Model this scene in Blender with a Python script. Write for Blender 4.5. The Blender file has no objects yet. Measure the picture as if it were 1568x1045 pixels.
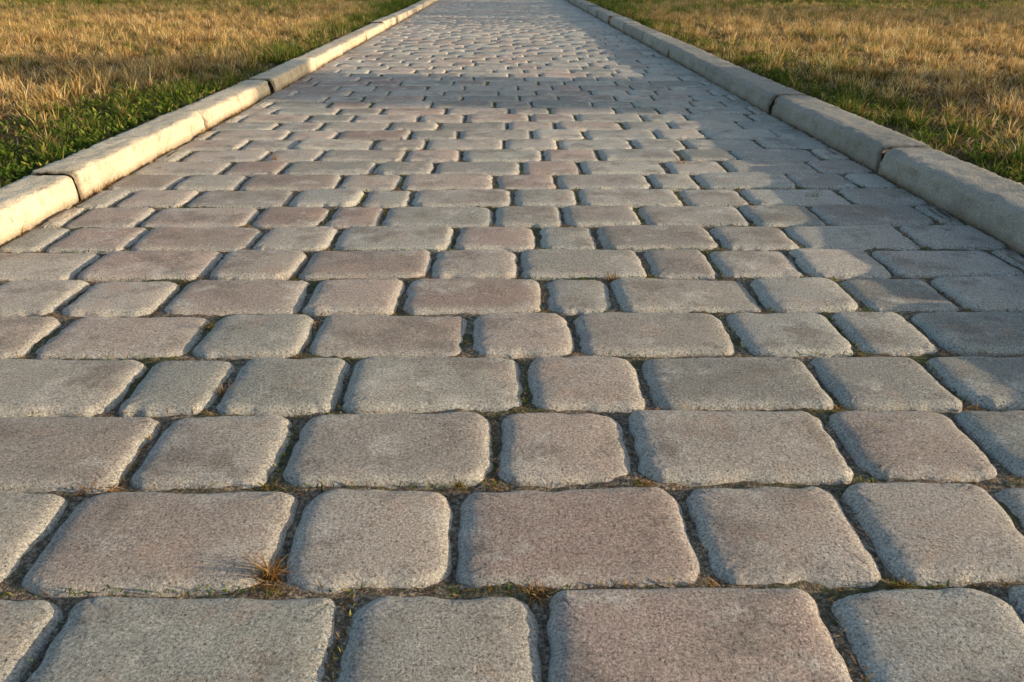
import bpy, math, random
import numpy as np
from mathutils import Vector
rng=np.random.default_rng(7); random.seed(7)
S=bpy.context.scene
D=.15; PL=-.957; PR=.966; Y0=.528
SUN_EL=9.8; SUN_A=10.0   # elevation, degrees behind +X

# ---------------------------------------------------------------- helpers
def mesh_obj(name,V,faces_list,mat,attrs=None,smooth=True,parent=None,link=True):
    """faces_list: list of (n,k) int arrays"""
    me=bpy.data.meshes.new(name)
    V=np.asarray(V,dtype=np.float32)
    me.vertices.add(len(V)); me.vertices.foreach_set('co',V.ravel())
    loops=np.concatenate([f.ravel() for f in faces_list]).astype(np.int32)
    cnt=np.concatenate([np.full(len(f),f.shape[1]) for f in faces_list]).astype(np.int32)
    st=np.concatenate([[0],np.cumsum(cnt)[:-1]]).astype(np.int32)
    me.loops.add(len(loops)); me.loops.foreach_set('vertex_index',loops)
    me.polygons.add(len(cnt)); me.polygons.foreach_set('loop_start',st)
    me.polygons.foreach_set('loop_total',cnt)
    me.polygons.foreach_set('use_smooth',np.full(len(cnt),smooth))
    me.update(calc_edges=True); me.validate()
    if attrs:
        for k,a in attrs.items():
            at=me.attributes.new(k,'FLOAT','POINT'); at.data.foreach_set('value',np.asarray(a,dtype=np.float32))
    me.materials.append(mat)
    if not link: return me
    ob=bpy.data.objects.new(name,me); S.collection.objects.link(ob)
    if parent: ob.parent=parent
    return ob

class NT:
    def __init__(s,name):
        s.m=bpy.data.materials.new(name); s.m.use_nodes=True
        s.t=s.m.node_tree; s.t.nodes.clear()
        s.out=s.t.nodes.new('ShaderNodeOutputMaterial')
        g=s.t.nodes.new('ShaderNodeNewGeometry'); s.pos=g.outputs['Position']; s.nrm=g.outputs['Normal']
    def n(s,ty,**kw):
        nd=s.t.nodes.new(ty)
        for k,v in kw.items(): setattr(nd,k,v)
        return nd
    def set(s,sock,v):
        if isinstance(v,bpy.types.NodeSocket): s.t.links.new(v,sock)
        elif v is not None:
            if sock.type=='RGBA' and len(v)==3: v=(*v,1)
            sock.default_value=v
    def noise(s,scale,detail=3,rough=.5,vec=None,col=False):
        nd=s.n('ShaderNodeTexNoise'); s.set(nd.inputs['Vector'],vec or s.pos)
        nd.inputs['Scale'].default_value=scale; nd.inputs['Detail'].default_value=detail; nd.inputs['Roughness'].default_value=rough
        return nd.outputs['Color' if col else 'Fac']
    def vor(s,scale,out='Distance',vec=None,feature='F1'):
        nd=s.n('ShaderNodeTexVoronoi',feature=feature); s.set(nd.inputs['Vector'],vec or s.pos)
        nd.inputs['Scale'].default_value=scale; return nd.outputs[out]
    def attr(s,name):
        nd=s.n('ShaderNodeAttribute'); nd.attribute_name=name; return nd.outputs['Fac']
    def ramp(s,f,stops,interp='LINEAR'):
        nd=s.n('ShaderNodeValToRGB'); cr=nd.color_ramp; cr.interpolation=interp
        while len(cr.elements)<len(stops): cr.elements.new(.5)
        for e,(p,c) in zip(cr.elements,stops):
            e.position=p; e.color=(c,c,c,1) if isinstance(c,(int,float)) else (*c,1)
        s.set(nd.inputs[0],f); return nd.outputs[0]
    def mr(s,f,a,b,c=0,d=1):
        nd=s.n('ShaderNodeMapRange'); s.set(nd.inputs[0],f)
        for i,v in enumerate((a,b,c,d)): s.set(nd.inputs[i+1],v)
        return nd.outputs[0]
    def math(s,op,a,b=0.0,clamp=False):
        nd=s.n('ShaderNodeMath',operation=op,use_clamp=clamp); s.set(nd.inputs[0],a); s.set(nd.inputs[1],b); return nd.outputs[0]
    def mix(s,f,a,b,mode='MIX'):
        nd=s.n('ShaderNodeMix',data_type='RGBA',blend_type=mode)
        s.set(nd.inputs[0],f); s.set(nd.inputs[6],a); s.set(nd.inputs[7],b); return nd.outputs[2]
    def bump(s,h,dist,strength=1,normal=None):
        nd=s.n('ShaderNodeBump'); s.set(nd.inputs['Height'],h); nd.inputs['Distance'].default_value=dist
        nd.inputs['Strength'].default_value=strength
        if normal: s.set(nd.inputs['Normal'],normal)
        return nd.outputs[0]
    def principled(s,col,rough=.9,normal=None,spec=.25):
        p=s.n('ShaderNodeBsdfPrincipled'); s.set(p.inputs['Base Color'],col); s.set(p.inputs['Roughness'],rough)
        p.inputs['Specular IOR Level'].default_value=spec
        if normal: s.set(p.inputs['Normal'],normal)
        s.t.links.new(p.outputs[0],s.out.inputs[0]); return p
    def sep(s,v):
        nd=s.n('ShaderNodeSeparateXYZ'); s.set(nd.inputs[0],v); return nd.outputs

# ---------------------------------------------------------------- materials
def mat_paver():
    t=NT('paver_concrete')
    r1,r2,edge=t.attr('rnd1'),t.attr('rnd2'),t.attr('edge')
    big=t.noise(1.6,2)
    f=t.math('ADD',r1,t.mr(big,.35,.65,-.22,.22),clamp=True)
    base=t.ramp(f,[(0,(.365,.375,.345)),(.3,(.42,.405,.365)),(.55,(.455,.41,.365)),(.8,(.45,.375,.33)),(1,(.42,.325,.285))])
    base=t.mix(1,base,t.ramp(r2,[(0,.74),(.5,1.0),(1,1.18)]),'MULTIPLY')
    stn=t.sep(t.noise(11,5,.72,col=True))
    base=t.mix(t.mr(stn[0],.53,.66,0,.75),base,(.62,.59,.54))
    base=t.mix(t.mr(stn[1],.50,.63,0,.7),base,(.235,.205,.18))
    base=t.mix(t.mr(stn[2],.55,.67,0,.45),base,(.50,.36,.28))
    en=t.math('MULTIPLY',edge,t.mr(stn[1],.35,.55,.5,1))
    base=t.mix(t.math('MULTIPLY',en,.65),base,(.55,.555,.52))
    # aggregate grain
    g=t.noise(370,4,.92)
    base=t.mix(1,base,t.ramp(g,[(.33,.10),(.42,.58),(.50,1.0),(.57,1.2),(.67,2.0)]),'MULTIPLY')
    vn=t.n('ShaderNodeTexVoronoi'); t.set(vn.inputs['Vector'],t.pos); vn.inputs['Scale'].default_value=230
    vc=t.sep(vn.outputs['Color'])
    rad=t.math('SUBTRACT',vn.outputs['Distance'],t.math('MULTIPLY',vc[1],.22))
    pit=t.math('MULTIPLY',t.mr(rad,.0,.16,1,0),t.mr(vc[0],.82,.85,0,1))
    base=t.mix(t.math('MULTIPLY',pit,.55),base,(.09,.075,.065))
    speck=t.math('MULTIPLY',t.mr(rad,.0,.16,1,0),t.mr(vc[0],.14,.11,0,1))  # white grains in the concrete itself
    base=t.mix(t.math('MULTIPLY',speck,.5),base,(.72,.68,.62))
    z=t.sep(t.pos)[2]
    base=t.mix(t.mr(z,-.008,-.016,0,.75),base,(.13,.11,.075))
    h=t.math('SUBTRACT',t.noise(310,4,.85),t.math('MULTIPLY',pit,.35))
    nb=t.bump(t.noise(26,3,.6),.012,.6)
    nb=t.bump(h,.0048,1.0,nb)
    t.principled(base,.88,nb,.3)
    return t.m
def mat_kerb(name,warm):
    t=NT(name)
    base=t.ramp(t.noise(4,3,.6),[(.3,(.52,.47,.37)),(.7,(.66,.59,.46))] if warm else [(.3,(.27,.265,.24)),(.7,(.38,.37,.33))])
    base=t.mix(t.mr(t.noise(24,4,.7),.50,.72,0,.65),base,(.27,.22,.16) if warm else (.19,.18,.16))
    g=t.noise(300,3,.82)
    base=t.mix(1,base,t.ramp(g,[(.3,.30),(.42,.8),(.5,1.0),(.6,1.1),(.73,1.45)]),'MULTIPLY')
    base=t.mix(1,base,t.ramp(t.attr('rnd1'),[(0,.85),(1,1.1)]),'MULTIPLY')
    e=t.math('MULTIPLY',t.attr('edge'),t.mr(t.noise(35,3,.6),.3,.6,.5,1))
    base=t.mix(e,base,(.10,.08,.055))
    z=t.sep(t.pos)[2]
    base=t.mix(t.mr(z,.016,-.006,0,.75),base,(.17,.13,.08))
    nb=t.bump(t.noise(40,4,.65),.009,.65)
    nb=t.bump(t.noise(230,3,.75),.0035,.9,nb)
    t.principled(base,.9,nb,.25); return t.m
def mat_ground():
    t=NT('soil_and_thatch')
    x=t.math('ABSOLUTE',t.sep(t.pos)[0])
    soil=t.ramp(t.noise(60,5,.7),[(.3,(.04,.028,.016)),(.55,(.12,.085,.045)),(.75,(.26,.19,.10))])
    soil=t.mix(t.mr(t.noise(5,3),.45,.65,0,.5),soil,(.05,.06,.02))
    far=t.mix(t.noise(.8,5,.7),(.13,.13,.04),(.34,.24,.09))
    c=t.mix(t.mr(x,11,13,0,1),soil,far)
    t.principled(c,1,t.bump(t.noise(70,4,.7),.02,.8),.1); return t.m
def mat_joint():
    t=NT('joint_sand')
    c=t.ramp(t.noise(200,4,.85),[(.32,(.03,.024,.018)),(.50,(.15,.12,.09)),(.64,(.44,.38,.29))])
    c=t.mix(t.mr(t.noise(9,3,.6),.50,.62,0,.7),c,(.045,.06,.018))
    t.principled(c,1,t.bump(t.noise(240,3,.8),.004,1),.1); return t.m
def grass_shader(name,mode):
    t=NT(name)
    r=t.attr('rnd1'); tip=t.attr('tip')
    s=t.sep(t.pos); ax=t.math('ABSOLUTE',s[0])
    gold=t.ramp(r,[(0,(.28,.14,.045)),(.35,(.54,.34,.12)),(.7,(.74,.53,.22)),(1,(.88,.77,.50))])
    green=t.ramp(r,[(0,(.045,.085,.014)),(.45,(.10,.17,.026)),(.8,(.20,.26,.045)),(1,(.42,.36,.10))])
    if mode=='lawn':
        n1=t.noise(1.3,2,.6); n2=t.noise(9,2,.6)
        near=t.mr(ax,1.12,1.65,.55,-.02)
        fary=t.mr(s[1],7.5,10.5,0,.42)  # greener with distance: shade on the far lawn put into the colour
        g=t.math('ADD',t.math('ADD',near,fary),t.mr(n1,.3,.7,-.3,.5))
        g=t.math('ADD',g,t.mr(n2,.3,.7,-.36,.36))
        g=t.math('ADD',g,t.mr(t.math('FRACT',t.math('MULTIPLY',r,7.31)),0,1,-.3,.3))
        f=t.mr(g,.36,.55,0,1)
        gold=t.mix(t.mr(t.noise(4.5,3,.65),.48,.64,0,.6),gold,(.27,.145,.06))
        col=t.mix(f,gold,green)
        col=t.mix(t.mr(ax,1.12,1.5,.4,0),col,(.05,.06,.02))  # shade beside the kerbs, darkened into the blade colour
    elif mode=='jdry': col=t.mix(1,gold,(.62,.52,.44),'MULTIPLY')
    else: col=green
    col=t.mix(1,col,t.ramp(tip,[(0,.35),(.5,.95),(1,1.2)]),'MULTIPLY')  # shaded roots and lit tips painted into the blade colour
    d=t.n('ShaderNodeBsdfDiffuse'); tr=t.n('ShaderNodeBsdfTranslucent'); t.set(d.inputs[0],col); t.set(tr.inputs[0],col)
    m=t.n('ShaderNodeMixShader'); m.inputs[0].default_value=.38
    t.t.links.new(d.outputs[0],m.inputs[1]); t.t.links.new(tr.outputs[0],m.inputs[2])
    t.t.links.new(m.outputs[0],t.out.inputs[0]); return t.m
def mat_bark():
    t=NT('bark'); c=t.ramp(t.noise(12,5,.7),[(.3,(.05,.035,.025)),(.7,(.18,.13,.09))])
    t.principled(c,.95,t.bump(t.noise(20,6,.7),.03,1),.1); return t.m

M_pav=mat_paver(); M_kl=mat_kerb('kerb_concrete_pale',True); M_kr=mat_kerb('kerb_concrete_grey',False)
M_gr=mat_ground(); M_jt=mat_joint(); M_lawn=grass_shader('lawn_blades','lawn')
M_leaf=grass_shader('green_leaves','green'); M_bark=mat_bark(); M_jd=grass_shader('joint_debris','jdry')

# ---------------------------------------------------------------- path layout
known={0:[-2.43,-.874,.21,1.79,2.84],
 1:[-2.87,-1.34,-.312,1.20,2.256],
 2:[-2.657,-1.60,-.063,.95,2.518,3.555],
 3:[-3.147,-2.371,-1.346,.183,1.208,2.742,3.778],
 4:[-4.38,-2.91,-1.855,-.3165,.684,2.228,3.304,4.095],
 5:[-4.62,-3.58,-2.114,-1.08,.435,1.2,2.75,3.77],
 6:[-4.94,-3.43,-2.387,-.858,.187,1.70,2.53,3.525,4.555],
 7:[-4.75,-3.2,-2.2,-.64,.447,1.245,2.77,3.8]}
Ls,Ss,Ms=1.54,1.035,.78
def extend(js,sgn,prev,lim):
    last=None
    while True:
        x=js[-1] if sgn>0 else js[0]
        if abs(x)>lim: break
        opts=[]
        for w,p in ((Ls,1.0),(Ss,1.0),(Ms,.28)):
            nx=x+sgn*w
            dd=min([abs(nx-q) for q in prev] or [9])
            if dd<.22: p*=.03
            if w==last: p*=.25
            opts.append((p*random.random()**.5,w))
        w=max(opts)[1]; last=w; nx=x+sgn*w
        if sgn>0: js.append(nx)
        else: js.insert(0,nx)
    return js
rows={}
prev=[]
for k in list(range(0,-14,-1))+list(range(1,330)):
    if k==1: prev=rows[0]
    if k in known: js=list(known[k])
    else:
        c=[random.uniform(-6,6) for _ in range(12)]
        js=[max(c,key=lambda q:min(.4,min(abs(q-p) for p in prev)))]
    js=extend(js,1,prev,8); js=extend(js,-1,prev,8)
    if k not in known: js=[j+random.gauss(0,.02) for j in js]
    rows[k]=js; prev=js

def rrect(a,b,r,nc,ne):
    P=[];N=[]
    cs=[(a-r,b-r,0),(-a+r,b-r,90),(-a+r,-b+r,180),(a-r,-b+r,270)]
    for i,(cx,cy,a0) in enumerate(cs):
        for j in range(nc+1):
            t=math.radians(a0+90*j/nc); n=(math.cos(t),math.sin(t))
            P.append((cx+r*n[0],cy+r*n[1])); N.append(n)
        nx_=cs[(i+1)%4]; t=math.radians(nx_[2]); n=(math.cos(t),math.sin(t))
        q=(nx_[0]+r*n[0],nx_[1]+r*n[1]); p=P[-1]
        for j in range(1,ne):
            u=j/ne; P.append((p[0]+(q[0]-p[0])*u,p[1]+(q[1]-p[1])*u)); N.append(n)
    return np.array(P),np.array(N)
prof_hi=[(-.001,-.030,1),(-.0005,-.0160,1),(.0005,-.0115,1),(.0022,-.0080,1),(.0052,-.0047,1),(.0095,-.0022,.75),(.015,-.0009,.3),(.024,-.0002,.08),(.038,.0004,0)]
prof_lo=[(-.0005,-.018,1),(.0013,-.0085,1),(.006,-.0034,.8),(.014,0,.3)]
# tone of individual pavers read off the photograph: (x,y in path metres, tone, lightness)
tones=[(.10,.45,.75,.5),(-.30,.45,.62,.6),(-.05,.45,.35,.5),(-.30,.60,.72,.35),(-.12,.60,.62,.7),(.067,.60,.92,.45),(.26,.60,.6,.7),(.40,.6,.5,.7),
 (-.12,.75,.55,.3),(.067,.75,.7,.6),(.26,.75,.45,.5),(.45,.75,.75,.35),(-.32,.75,.4,.6),(-.42,.9,.15,.4),(-.28,.9,.1,.4),(-.09,.9,.2,.5),(.10,.9,.5,.5),
 (-.17,1.05,.7,.3),(.03,1.05,.6,.6),(.22,1.05,.5,.2),(.41,1.05,.25,.9),(-.05,1.2,.85,.2),(.12,1.2,.3,.4)]
Vs=[];Q=[];T=[];A1=[];A2=[];AE=[];off=0
joints=[]
for k,js in rows.items():
    ya=Y0+D*(k-1); yb=ya+D
    hi=-2<=k<=30
    prof=prof_hi if hi else prof_lo
    xs=[PL/D]+[j for j in js if PL/D+.3<j<PR/D-.3]+[PR/D]
    for i in range(len(xs)-1):
        x0,x1=xs[i]*D,xs[i+1]*D
        cx,cy=(x0+x1)/2,(ya+yb)/2
        wav=.0022*math.sin(cx*3.1+k*.35)+random.gauss(0,.0005)
        gx=random.uniform(.0002,.0026); gy=random.uniform(.0000,.0018)
        a=(x1-x0)/2-gx; b=(yb-ya)/2-gy
        r=min(random.uniform(.020,.035),a*.6)
        nc,ne=(9,16) if hi else ((4,3) if k<90 else (2,1))
        P,N=rrect(a,b,r,nc,ne); n=len(P)
        th=np.arange(n)/n*2*np.pi
        w=np.zeros(n)
        for fq,am in ((2,.0008),(3,.0010),(5,.0009),(9,.0008),(14,.0006)):
            w+=am*np.sin(fq*th+random.uniform(0,6.3))*random.uniform(.3,1)
        w-=.0006
        chip=np.zeros(n)
        if hi:
            hf=rng.normal(0,1,n); hf=(hf+np.roll(hf,1)+np.roll(hf,-1))/3
            w+=hf*.0011
            for _ in range(random.randint(3,10)):
                c=random.random()*n; dd=np.abs((np.arange(n)-c+n/2)%n-n/2)
                chip+=np.exp(-(dd/random.uniform(.7,2.4))**2)*random.uniform(.001,.0050)
        dz=random.gauss(0,.0013); tx,ty=random.gauss(0,.013),random.gauss(0,.011)
        rot=random.gauss(0,.010)
        c_,s_=math.cos(rot),math.sin(rot)
        rings=[]
        r1=random.random(); r2=random.random()
        if cx>.35: r1*=.6  # right-hand pavers toned greyer, kerb shade put into their colour
        for (qx,qy,qa,qb) in tones:
            if abs(qx-cx)<.05 and abs(qy-cy)<.05: r1,r2=qa,qb
        cyy=cy+wav
        for (ins,z,e) in prof:
            rr=(ins-w*1.0+chip*(1 if ins>0 else .3)*max(0,1-ins/.02))
            q=P-N*rr[:,None]
            if ins>=.023:
                q=P*np.array([(a-ins)/a,(b-ins)/b])
            x=q[:,0]*c_-q[:,1]*s_; y=q[:,0]*s_+q[:,1]*c_
            zz=z+dz+tx*x+ty*y
            if hi and .2<e<1: zz=zz+rng.normal(0,.0003,n)
            rings.append(np.stack([x+cx,y+cyy,zz],1)); AE.append(np.full(n,e))
        cen=np.array([[cx,cyy,dz+.0009]]) if hi else np.array([[cx,cyy,dz+.0003]]); AE.append([0.])
        V=np.concatenate(rings+[cen]); Vs.append(V)
        m=len(prof); ii=np.arange(n); jj=(ii+1)%n
        for q in range(m-1):
            Q.append(np.stack([off+q*n+ii,off+q*n+jj,off+(q+1)*n+jj,off+(q+1)*n+ii],1))
        T.append(np.stack([off+(m-1)*n+ii,off+(m-1)*n+jj,np.full(n,off+m*n)],1))
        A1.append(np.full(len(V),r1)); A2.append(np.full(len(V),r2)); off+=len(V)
        joints.append((x1,ya,x1,yb,k)); joints.append((x0,ya,x1,ya,k))
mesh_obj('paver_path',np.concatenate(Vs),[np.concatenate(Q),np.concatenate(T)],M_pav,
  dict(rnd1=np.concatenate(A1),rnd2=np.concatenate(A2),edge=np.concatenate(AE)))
YEND=Y0+D*329; YST=Y0-D*14

def grid(x0,x1,y0,y1,nx,ny,zf):
    xs=np.linspace(x0,x1,nx+1); ys=np.linspace(y0,y1,ny+1); X,Y=np.meshgrid(xs,ys)
    V=np.stack([X.ravel(),Y.ravel(),zf(X,Y).ravel()],1)
    i=np.arange(nx)[None,:]+np.arange(ny)[:,None]*(nx+1); i=i.ravel()
    return V,np.stack([i,i+1,i+nx+2,i+nx+1],1)
def zj(X,Y):
    return -.0090+.0026*np.sin(X*31+3*np.sin(Y*17))*np.sin(Y*27+2*np.sin(X*13))+rng.normal(0,.0009,X.shape)
V1,F1=grid(PL-.005,PR+.005,YST,6,220,800,zj)
V2,F2=grid(PL-.005,PR+.005,6,YEND,10,20,lambda X,Y:X*0-.0100)
mesh_obj('joint_sand',np.concatenate([V1,V2]),[np.concatenate([F1,F2+len(V1)])],M_jt)

# ---------------------------------------------------------------- ground sheet
GZ=.028
def gz(x,y):
    b=.010*np.sin(x*1.9+1.3*np.sin(y*1.1))*np.sin(y*1.6+x*.7)+.005*np.sin(x*6.1+y*2)*np.sin(y*5.3)
    ax=np.abs(x)
    z=GZ+b*np.clip((ax-1.1)/.4,0,1)*np.clip((60-ax)/30,0,1)
    return np.where(ax<1.03,-.04,z)
xs=np.concatenate([[-700,-300,-100,-40],np.linspace(-20,-1.06,120),[-1.0,0,1.0],np.linspace(1.10,20,120),[40,100,300,700]])
ys=np.concatenate([[-300,-100,-30,-10],np.linspace(-4,24,180),[30,45,80,160,300,900]])
X,Y=np.meshgrid(xs,ys); Z=gz(X,Y); nx,ny=len(xs)-1,len(ys)-1
i=(np.arange(nx)[None,:]+np.arange(ny)[:,None]*(nx+1)).ravel()
mesh_obj('ground',np.stack([X.ravel(),Y.ravel(),Z.ravel()],1),[np.stack([i,i+1,i+nx+2,i+nx+1],1)],M_gr)

# ---------------------------------------------------------------- kerbs
def kerb(name,xin,xout,h,joints_y,mat,rad):
    sg=1 if xout>xin else -1; w=abs(xout-xin)
    pr=[]
    for z in (-.05,-.012,0,.012,.024,h-rad-.004): pr.append((0+.0*z,z))
    for j in range(6):
        t=math.pi/2*j/5; pr.append((rad-rad*math.cos(t),h-rad+rad*math.sin(t)))
    for u in np.linspace(rad+.008,w-rad-.008,8): pr.append((u,h+.0015))
    for j in range(6):
        t=math.pi/2*j/5; pr.append((w-rad+rad*math.sin(t),h-rad+rad*math.cos(t)))
    pr+= [(w,h-rad-.01),(w,0),(w,-.05)]
    pr=np.array(pr); m=len(pr)
    V=[];F=[];A=[];E=[];NG=[];off=0
    for a,b in zip(joints_y[:-1],joints_y[1:]):
        hg=.0062+.0009*min(max(a,0),6); a+=hg; b-=hg; n=max(6,int((b-a)/(.010 if a<6 else .08)))
        yy=np.linspace(a,b,n+1)
        yy=np.concatenate([[a],[a+.003],[a+.007],yy[1:-1],[b-.007],[b-.003],[b]])
        ins=np.concatenate([[.006],[.0025],[.0008],np.zeros(n-1),[.0008],[.0025],[.006]])
        n=len(yy)
        dx=random.gauss(0,.0035); dzz=random.gauss(0,.0025); tl=random.gauss(0,.004); yw=random.gauss(0,.003)
        ph=random.random()*9
        wob=lambda s,y:.0016*np.sin(y*19+s*40+ph)+.0012*np.sin(y*43+s*90+ph*2)
        nz=rng.normal(0,1,(n,m)); nz=(nz+np.roll(nz,1,0)+np.roll(nz,1,1))/3*.0014
        U=pr[None,:,0]+0*yy[:,None]; Z=pr[None,:,1]+0*yy[:,None]
        cu=w/2; sc=1-ins[:,None]*2/w
        U=cu+(U-cu)*sc+nz+wob(Z,yy[:,None])
        wear=np.clip(np.sin(yy*31+ph)*np.sin(yy*13+2*ph)-.45,0,1)*.012
        for _ in range(random.randint(2,5)):
            c=random.choice([a,b,random.uniform(a,b)]); wear=wear+np.exp(-((yy-c)/random.uniform(.01,.02))**2)*random.uniform(.002,.007)
        arr=np.exp(-((pr[:,0]-rad*.3)/.012)**2)*(pr[:,1]>h-rad-.006)
        U=U+wear[:,None]*arr[None,:]
        Z=Z-ins[:,None]*(Z>0)-wear[:,None]*arr[None,:]*.8+nz+dzz+tl*(yy[:,None]-(a+b)/2)
        VV=np.stack([xin+sg*U+dx+yw*(yy[:,None]-(a+b)/2),yy[:,None]+0*U,Z],2).reshape(-1,3)
        V.append(VV); A.append(np.full(len(VV),random.random()))
        de=np.minimum(yy-a,b-yy); E.append(np.repeat(np.clip(1-de/.013,0,1),m))
        i=(np.arange(m-1)[None,:]+np.arange(n-1)[:,None]*m).ravel()+off
        q=np.stack([i,i+1,i+m+1,i+m],1)
        if sg<0: q=q[:,::-1]
        F.append(q)
        NG.append(np.arange(m)+off if sg>0 else (np.arange(m)+off)[::-1])
        NG.append((np.arange(m)+off+(n-1)*m)[::-1] if sg>0 else np.arange(m)+off+(n-1)*m)
        off+=len(VV)
    return mesh_obj(name,np.concatenate(V),[np.concatenate(F),np.array(NG)],mat,dict(rnd1=np.concatenate(A),edge=np.concatenate(E)))
def jl(start,after,step):
    l=list(start)
    while l[0]>-2: l.insert(0,l[0]-step)
    while l[-1]<YEND-1: l.append(l[-1]+step*random.uniform(.97,1.03))
    return l
kerb('concrete_kerb',PL-.002,-1.066,.054,jl([.93,1.79,2.65,3.47,4.32,5.12,6.02,6.99],0,.88),M_kl,.010)
kerb('concrete_kerb',PR+.002,1.108,.060,jl([1.10,2.04,2.94,3.94],0,.95),M_kr,.016)

# ---------------------------------------------------------------- blades
def blades(px,py,pz,h,wd,az,lean,curl):
    n=len(px); pz=np.broadcast_to(pz,(n,))
    dx,dy=np.cos(az),np.sin(az)
    fa=az+np.pi/2+rng.normal(0,.6,n); sx,sy=np.cos(fa)*wd/2,np.sin(fa)*wd/2
    t1=lean; t2=lean+curl
    mx=px+dx*np.sin(t1)*h*.5; my=py+dy*np.sin(t1)*h*.5; mz=pz+np.cos(t1)*h*.5
    ex=mx+dx*np.sin(t2)*h*.5; ey=my+dy*np.sin(t2)*h*.5; ez=mz+np.cos(t2)*h*.5
    V=np.empty((n,5,3),np.float32)
    V[:,0]=np.stack([px-sx,py-sy,pz],1); V[:,1]=np.stack([px+sx,py+sy,pz],1)
    V[:,2]=np.stack([mx-sx*.85,my-sy*.85,mz],1); V[:,3]=np.stack([mx+sx*.85,my+sy*.85,mz],1)
    V[:,4]=np.stack([ex,ey,ez],1)
    b=np.arange(n)*5
    q=np.stack([b,b+1,b+3,b+2],1); t=np.stack([b+2,b+3,b+4],1)
    r=np.repeat(rng.random(n),5); tip=np.tile([0,0,.5,.5,1.],n)
    return V.reshape(-1,3),q,t,r,tip
def blade_mesh(name,B,mat,**kw):
    off=0;V=[];Qs=[];Ts=[];R=[];P=[]
    for v,q,t,r,tip in B:
        V.append(v);Qs.append(q+off);Ts.append(t+off);R.append(r);P.append(tip);off+=len(v)
    return mesh_obj(name,np.concatenate(V),[np.concatenate(Qs),np.concatenate(Ts)],mat,dict(rnd1=np.concatenate(R),tip=np.concatenate(P)),smooth=False,**kw)
PS=.5
def patch(name,dens,hs,tall):
    n=int(dens*PS*PS)
    n1=int(n*.40); n2=n-n1
    B=[]
    B.append(blades(rng.uniform(0,PS,n1),rng.uniform(0,PS,n1),rng.uniform(-.004,.004,n1),rng.uniform(.018,.036,n1)*hs,rng.uniform(.0014,.0030,n1),rng.uniform(0,6.28,n1),rng.uniform(.5,1.4,n1),rng.uniform(-.3,.5,n1)))
    nt=int(PS*PS*170); cx=rng.uniform(0,PS,nt); cy=rng.uniform(0,PS,nt); hh=rng.uniform(.45,1.45,nt)**1.5
    k=rng.integers(0,nt,n2); rad=np.abs(rng.normal(0,.017,n2)); a=rng.uniform(0,6.28,n2)
    h=rng.uniform(.030,.064,n2)*hh[k]*hs*tall
    B.append(blades(cx[k]+rad*np.cos(a),cy[k]+rad*np.sin(a),np.full(n2,-.003),h,rng.uniform(.0018,.0042,n2),a+rng.normal(0,.5,n2),np.clip(rad*20+rng.normal(.1,.2,n2),0,1.3),rng.uniform(0,.9,n2)))
    return blade_mesh(name,B,M_lawn,link=False)
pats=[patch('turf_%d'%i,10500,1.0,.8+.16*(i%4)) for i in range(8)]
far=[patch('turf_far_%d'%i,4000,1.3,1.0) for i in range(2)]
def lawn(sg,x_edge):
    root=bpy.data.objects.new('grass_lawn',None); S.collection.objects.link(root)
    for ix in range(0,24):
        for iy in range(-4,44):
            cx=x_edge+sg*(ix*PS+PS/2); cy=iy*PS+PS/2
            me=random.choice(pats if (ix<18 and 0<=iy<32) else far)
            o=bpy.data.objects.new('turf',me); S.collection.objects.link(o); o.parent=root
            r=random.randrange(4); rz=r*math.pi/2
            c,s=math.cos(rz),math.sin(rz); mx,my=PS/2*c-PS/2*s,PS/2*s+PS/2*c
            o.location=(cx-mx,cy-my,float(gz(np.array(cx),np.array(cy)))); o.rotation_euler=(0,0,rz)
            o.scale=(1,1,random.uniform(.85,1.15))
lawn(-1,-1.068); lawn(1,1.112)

def leafy(n,xf,yf,size):
    px=[];py=[];pz=[];az=[];le=[];h=[]
    for _ in range(n):
        x,y=xf(),yf(); z0=float(gz(np.array(x),np.array(y)))
        for j in range(random.randint(7,14)):
            px.append(x+random.gauss(0,.014));py.append(y+random.gauss(0,.014));pz.append(z0+random.uniform(.0,.03));az.append(random.uniform(0,6.28));le.append(random.uniform(.5,1.3));h.append(random.uniform(.5,1)*size)
    h=np.array(h); return blades(np.array(px),np.array(py),np.array(pz),h,h*.42,np.array(az),np.array(le),rng.uniform(0,.5,len(px)))
B=[leafy(460,lambda:-1.08-abs(random.gauss(0,.2)),lambda:random.uniform(.8,3.4),.024),
   leafy(220,lambda:-1.08-abs(random.gauss(0,.15)),lambda:random.uniform(3.4,9),.024)]
blade_mesh('clover_weeds',B,M_leaf)
B=[leafy(420,lambda:1.13+abs(random.gauss(0,.2)),lambda:random.uniform(1.5,9),.022)]
blade_mesh('clover_weeds',B,M_leaf)

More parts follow.
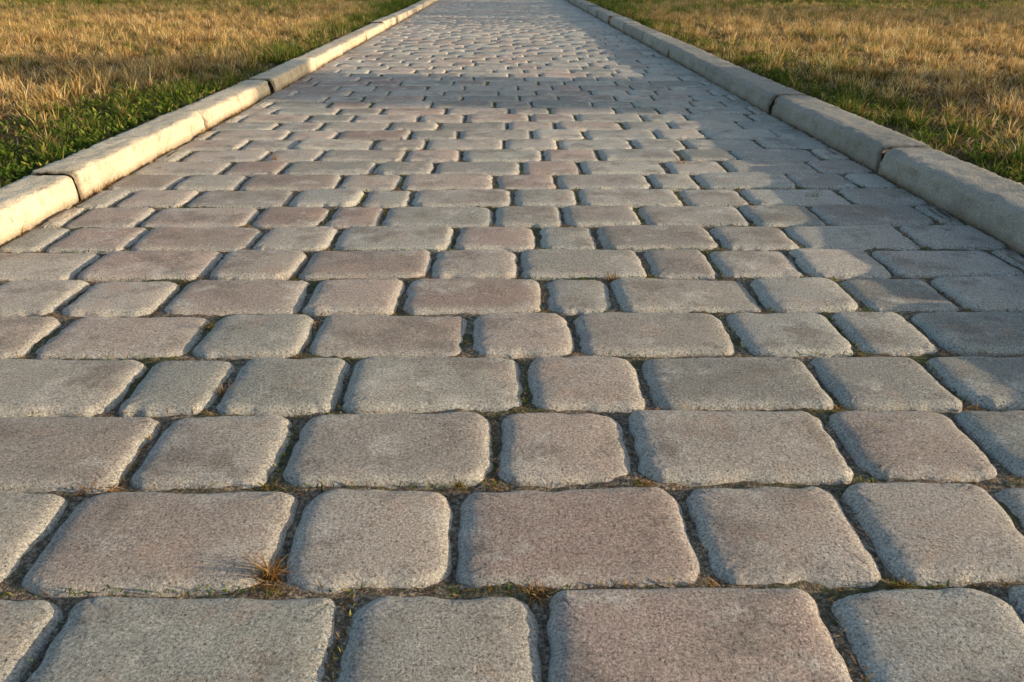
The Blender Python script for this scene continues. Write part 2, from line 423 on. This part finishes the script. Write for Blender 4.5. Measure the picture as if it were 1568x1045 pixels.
def joint_pts(dens_choices,kmax,corner):
    px=[];py=[]
    for (x0,y0,x1,y1,k) in joints:
        if k<-1 or k>kmax: continue
        L=math.hypot(x1-x0,y1-y0)
        dens=random.choice(dens_choices)
        for _ in range(int(L*dens*random.uniform(.5,1.5))):
            u=random.random(); px.append(x0+(x1-x0)*u+random.gauss(0,.0022)); py.append(y0+(y1-y0)*u+random.gauss(0,.0022))
        for _ in range(random.choice(corner)): px.append(x0+random.gauss(0,.006)); py.append(y0+random.gauss(0,.004))
    return np.array(px),np.array(py)
px,py=joint_pts([0,40,90,180,320],45,[0,0,8,24]); n=len(px)
B=[blades(px,py,rng.uniform(-.0085,-.003,n),rng.uniform(.004,.012,n),rng.uniform(.0006,.0014,n),rng.uniform(0,6.28,n),rng.uniform(.9,1.7,n),rng.uniform(-.3,.4,n))]
for (x,n,y1) in ((PL+.004,7000,12),(PR-.004,1600,12)):
    y=rng.uniform(.5,y1,n); keep=(np.sin(y*7)+np.sin(y*17+1)+rng.normal(0,.6,n))>-.5; y=y[keep]; n=len(y)
    B.append(blades(x+rng.normal(0,.005,n)*1.3,y,np.full(n,-.006),rng.uniform(.008,.026,n),rng.uniform(.0009,.002,n),rng.uniform(0,6.28,n),rng.uniform(.3,1.4,n),rng.uniform(0,.7,n)))
n=260; B.append(blades(rng.uniform(-.9,.9,n),rng.uniform(.35,5,n),np.full(n,.0025),rng.uniform(.003,.016,n),rng.uniform(.0006,.0016,n),rng.uniform(0,6.28,n),np.full(n,1.52),np.full(n,.0)))
blade_mesh('joint_straw',B,M_jd)
px,py=joint_pts([0,0,0,60,260],40,[0,0,0,12]); n=len(px)
blade_mesh('joint_moss',[blades(px,py,rng.uniform(-.0085,-.004,n),rng.uniform(.003,.009,n),rng.uniform(.001,.002,n),rng.uniform(0,6.28,n),rng.uniform(.2,1.3,n),rng.uniform(0,.6,n))],M_leaf)
def w2(x,y):
    dep=648/(y+54); return ((x-768)*.531/(y+54),(dep-.205)/.904)
for (x,y,n,s) in ((405,872,110,.028),(322,496,60,.022),(1043,250,60,.035),(937,424,55,.022),(345,594,35,.02),(820,905,60,.014),(1495,408,30,.02),(420,242,60,.035),(700,738,40,.012),(980,733,40,.012),(1140,418,25,.02),(1245,302,25,.03),(1185,275,20,.03),(130,740,30,.014)):
    X_,Y_=w2(x,y); a=rng.uniform(0,6.28,n)
    blade_mesh('dry_weed_tuft',[blades(X_+rng.normal(0,.005,n),Y_+rng.normal(0,.003,n),np.full(n,-.008),rng.uniform(.5,1.3,n)*s,rng.uniform(.0007,.0013,n),a,rng.uniform(.2,1.5,n),rng.uniform(0,.9,n))],M_jd if y not in (496,418,302) else M_lawn)

# ---------------------------------------------------------------- trees on the right (outside the view, throw the long shadows)
def tree(x,y,tr,th,cr,cz,name='shade_tree',nclump=60):
    root=bpy.data.objects.new(name,None); S.collection.objects.link(root)
    V=[];F=[];off=0
    def limb(p,q,r0,r1,n=10,seg=6):
        nonlocal off
        p=np.array(p);q=np.array(q);d=(q-p)/np.linalg.norm(q-p)
        u=np.cross(d,[0.3,.9,.1]);u/=np.linalg.norm(u);v=np.cross(d,u)
        for s in range(seg+1):
            f=s/seg;r=r0+(r1-r0)*f
            if s==0: r*=1.3
            c=p+(q-p)*f+rng.normal(0,.03*np.linalg.norm(q-p)/4,3)*(0<s<seg)
            for j in range(n):
                t=6.2832*j/n; V.append(c+r*(1+.08*math.sin(3*t+s))*(u*math.cos(t)+v*math.sin(t)))
        for s in range(seg):
            for j in range(n):
                F.append((off+s*n+j,off+s*n+(j+1)%n,off+(s+1)*n+(j+1)%n,off+(s+1)*n+j))
        off+=n*(seg+1)
    limb((x,y,-.1),(x,y,th),tr,tr*.7)
    for j in range(9):
        a=j*2.4; e=(x+cr*.7*math.cos(a)*random.uniform(.5,1),y+cr*.7*math.sin(a)*random.uniform(.5,1),cz+random.uniform(-.3,.5)*cr)
        limb((x,y,th-.05-.1*(j%3)),e,tr*.4,.03,6,5)
    mesh_obj('trunk',np.array(V),[np.array(F)],M_bark,parent=root)
    px=[];
    for c in range(nclump):
        v=rng.normal(0,1,3); v/=np.linalg.norm(v); R=cr*random.uniform(.45,1)
        c0=np.array([x,y,cz])+v*R*np.array([1,1,.75])
        px.append(c0+rng.normal(0,cr*.13,(260,3)))
    P=np.concatenate(px); n=len(P)
    B=blades(P[:,0],P[:,1],P[:,2],rng.uniform(.10,.2,n),rng.uniform(.06,.12,n),rng.uniform(0,6.28,n),rng.uniform(.2,2.6,n),rng.uniform(0,.5,n))
    blade_mesh('crown',[B],M_leaf,parent=root)
ta=math.tan(math.radians(SUN_A))
tree(14,3.6-14*ta,.55,5.2,2.2,7.0)
def hedge(x,y0,y1,hh):
    P=[]
    y=y0
    while y<y1:
        hgt=hh*random.uniform(.75,1.15)
        for _ in range(9):
            c=np.array([x+random.gauss(0,.5),y+random.gauss(0,.3),random.uniform(.1,hgt)])
            P.append(c+rng.normal(0,.26,(150,3)))
        y+=.5
    P=np.concatenate(P); P[:,2]=np.abs(P[:,2])+.03; n=len(P)
    blade_mesh('hedge',[blades(P[:,0],P[:,1],P[:,2],rng.uniform(.08,.16,n),rng.uniform(.05,.09,n),rng.uniform(0,6.28,n),rng.uniform(.2,2.6,n),rng.uniform(0,.5,n))],M_leaf)
hedge(15,7.9-15*ta,34,3.6)

# ---------------------------------------------------------------- light, sky
w=bpy.data.worlds.new('World'); S.world=w; w.use_nodes=True
nt=w.node_tree; sky=nt.nodes.new('ShaderNodeTexSky'); sky.sky_type='NISHITA'; sky.sun_disc=False
sky.sun_elevation=math.radians(SUN_EL); sky.sun_rotation=math.radians(90+SUN_A)
sky.dust_density=1.6; sky.ozone_density=.8
bg=nt.nodes['Background']; bg.inputs[1].default_value=.275
nt.links.new(sky.outputs[0],bg.inputs[0])
sl=bpy.data.lights.new('sun','SUN'); sl.energy=7; sl.angle=math.radians(.5); sl.color=(1,.76,.49)
so=bpy.data.objects.new('sun',sl); S.collection.objects.link(so)
e=math.radians(SUN_EL);a=math.radians(SUN_A)
so.rotation_euler=Vector((math.cos(e)*math.cos(a),-math.cos(e)*math.sin(a),math.sin(e))).to_track_quat('Z','Y').to_euler()
so.location=(8,-2,6)
# camera
cam=bpy.data.cameras.new('camera'); co=bpy.data.objects.new('camera',cam); S.collection.objects.link(co)
cam.lens=28.0; cam.sensor_width=36; cam.clip_start=.01; cam.clip_end=3000
co.location=(0,0,.48); co.rotation_euler=(math.radians(90-25.27),0,math.radians(-.68))
S.camera=co
S.view_settings.view_transform='Standard'; S.view_settings.look='None'; S.view_settings.exposure=0
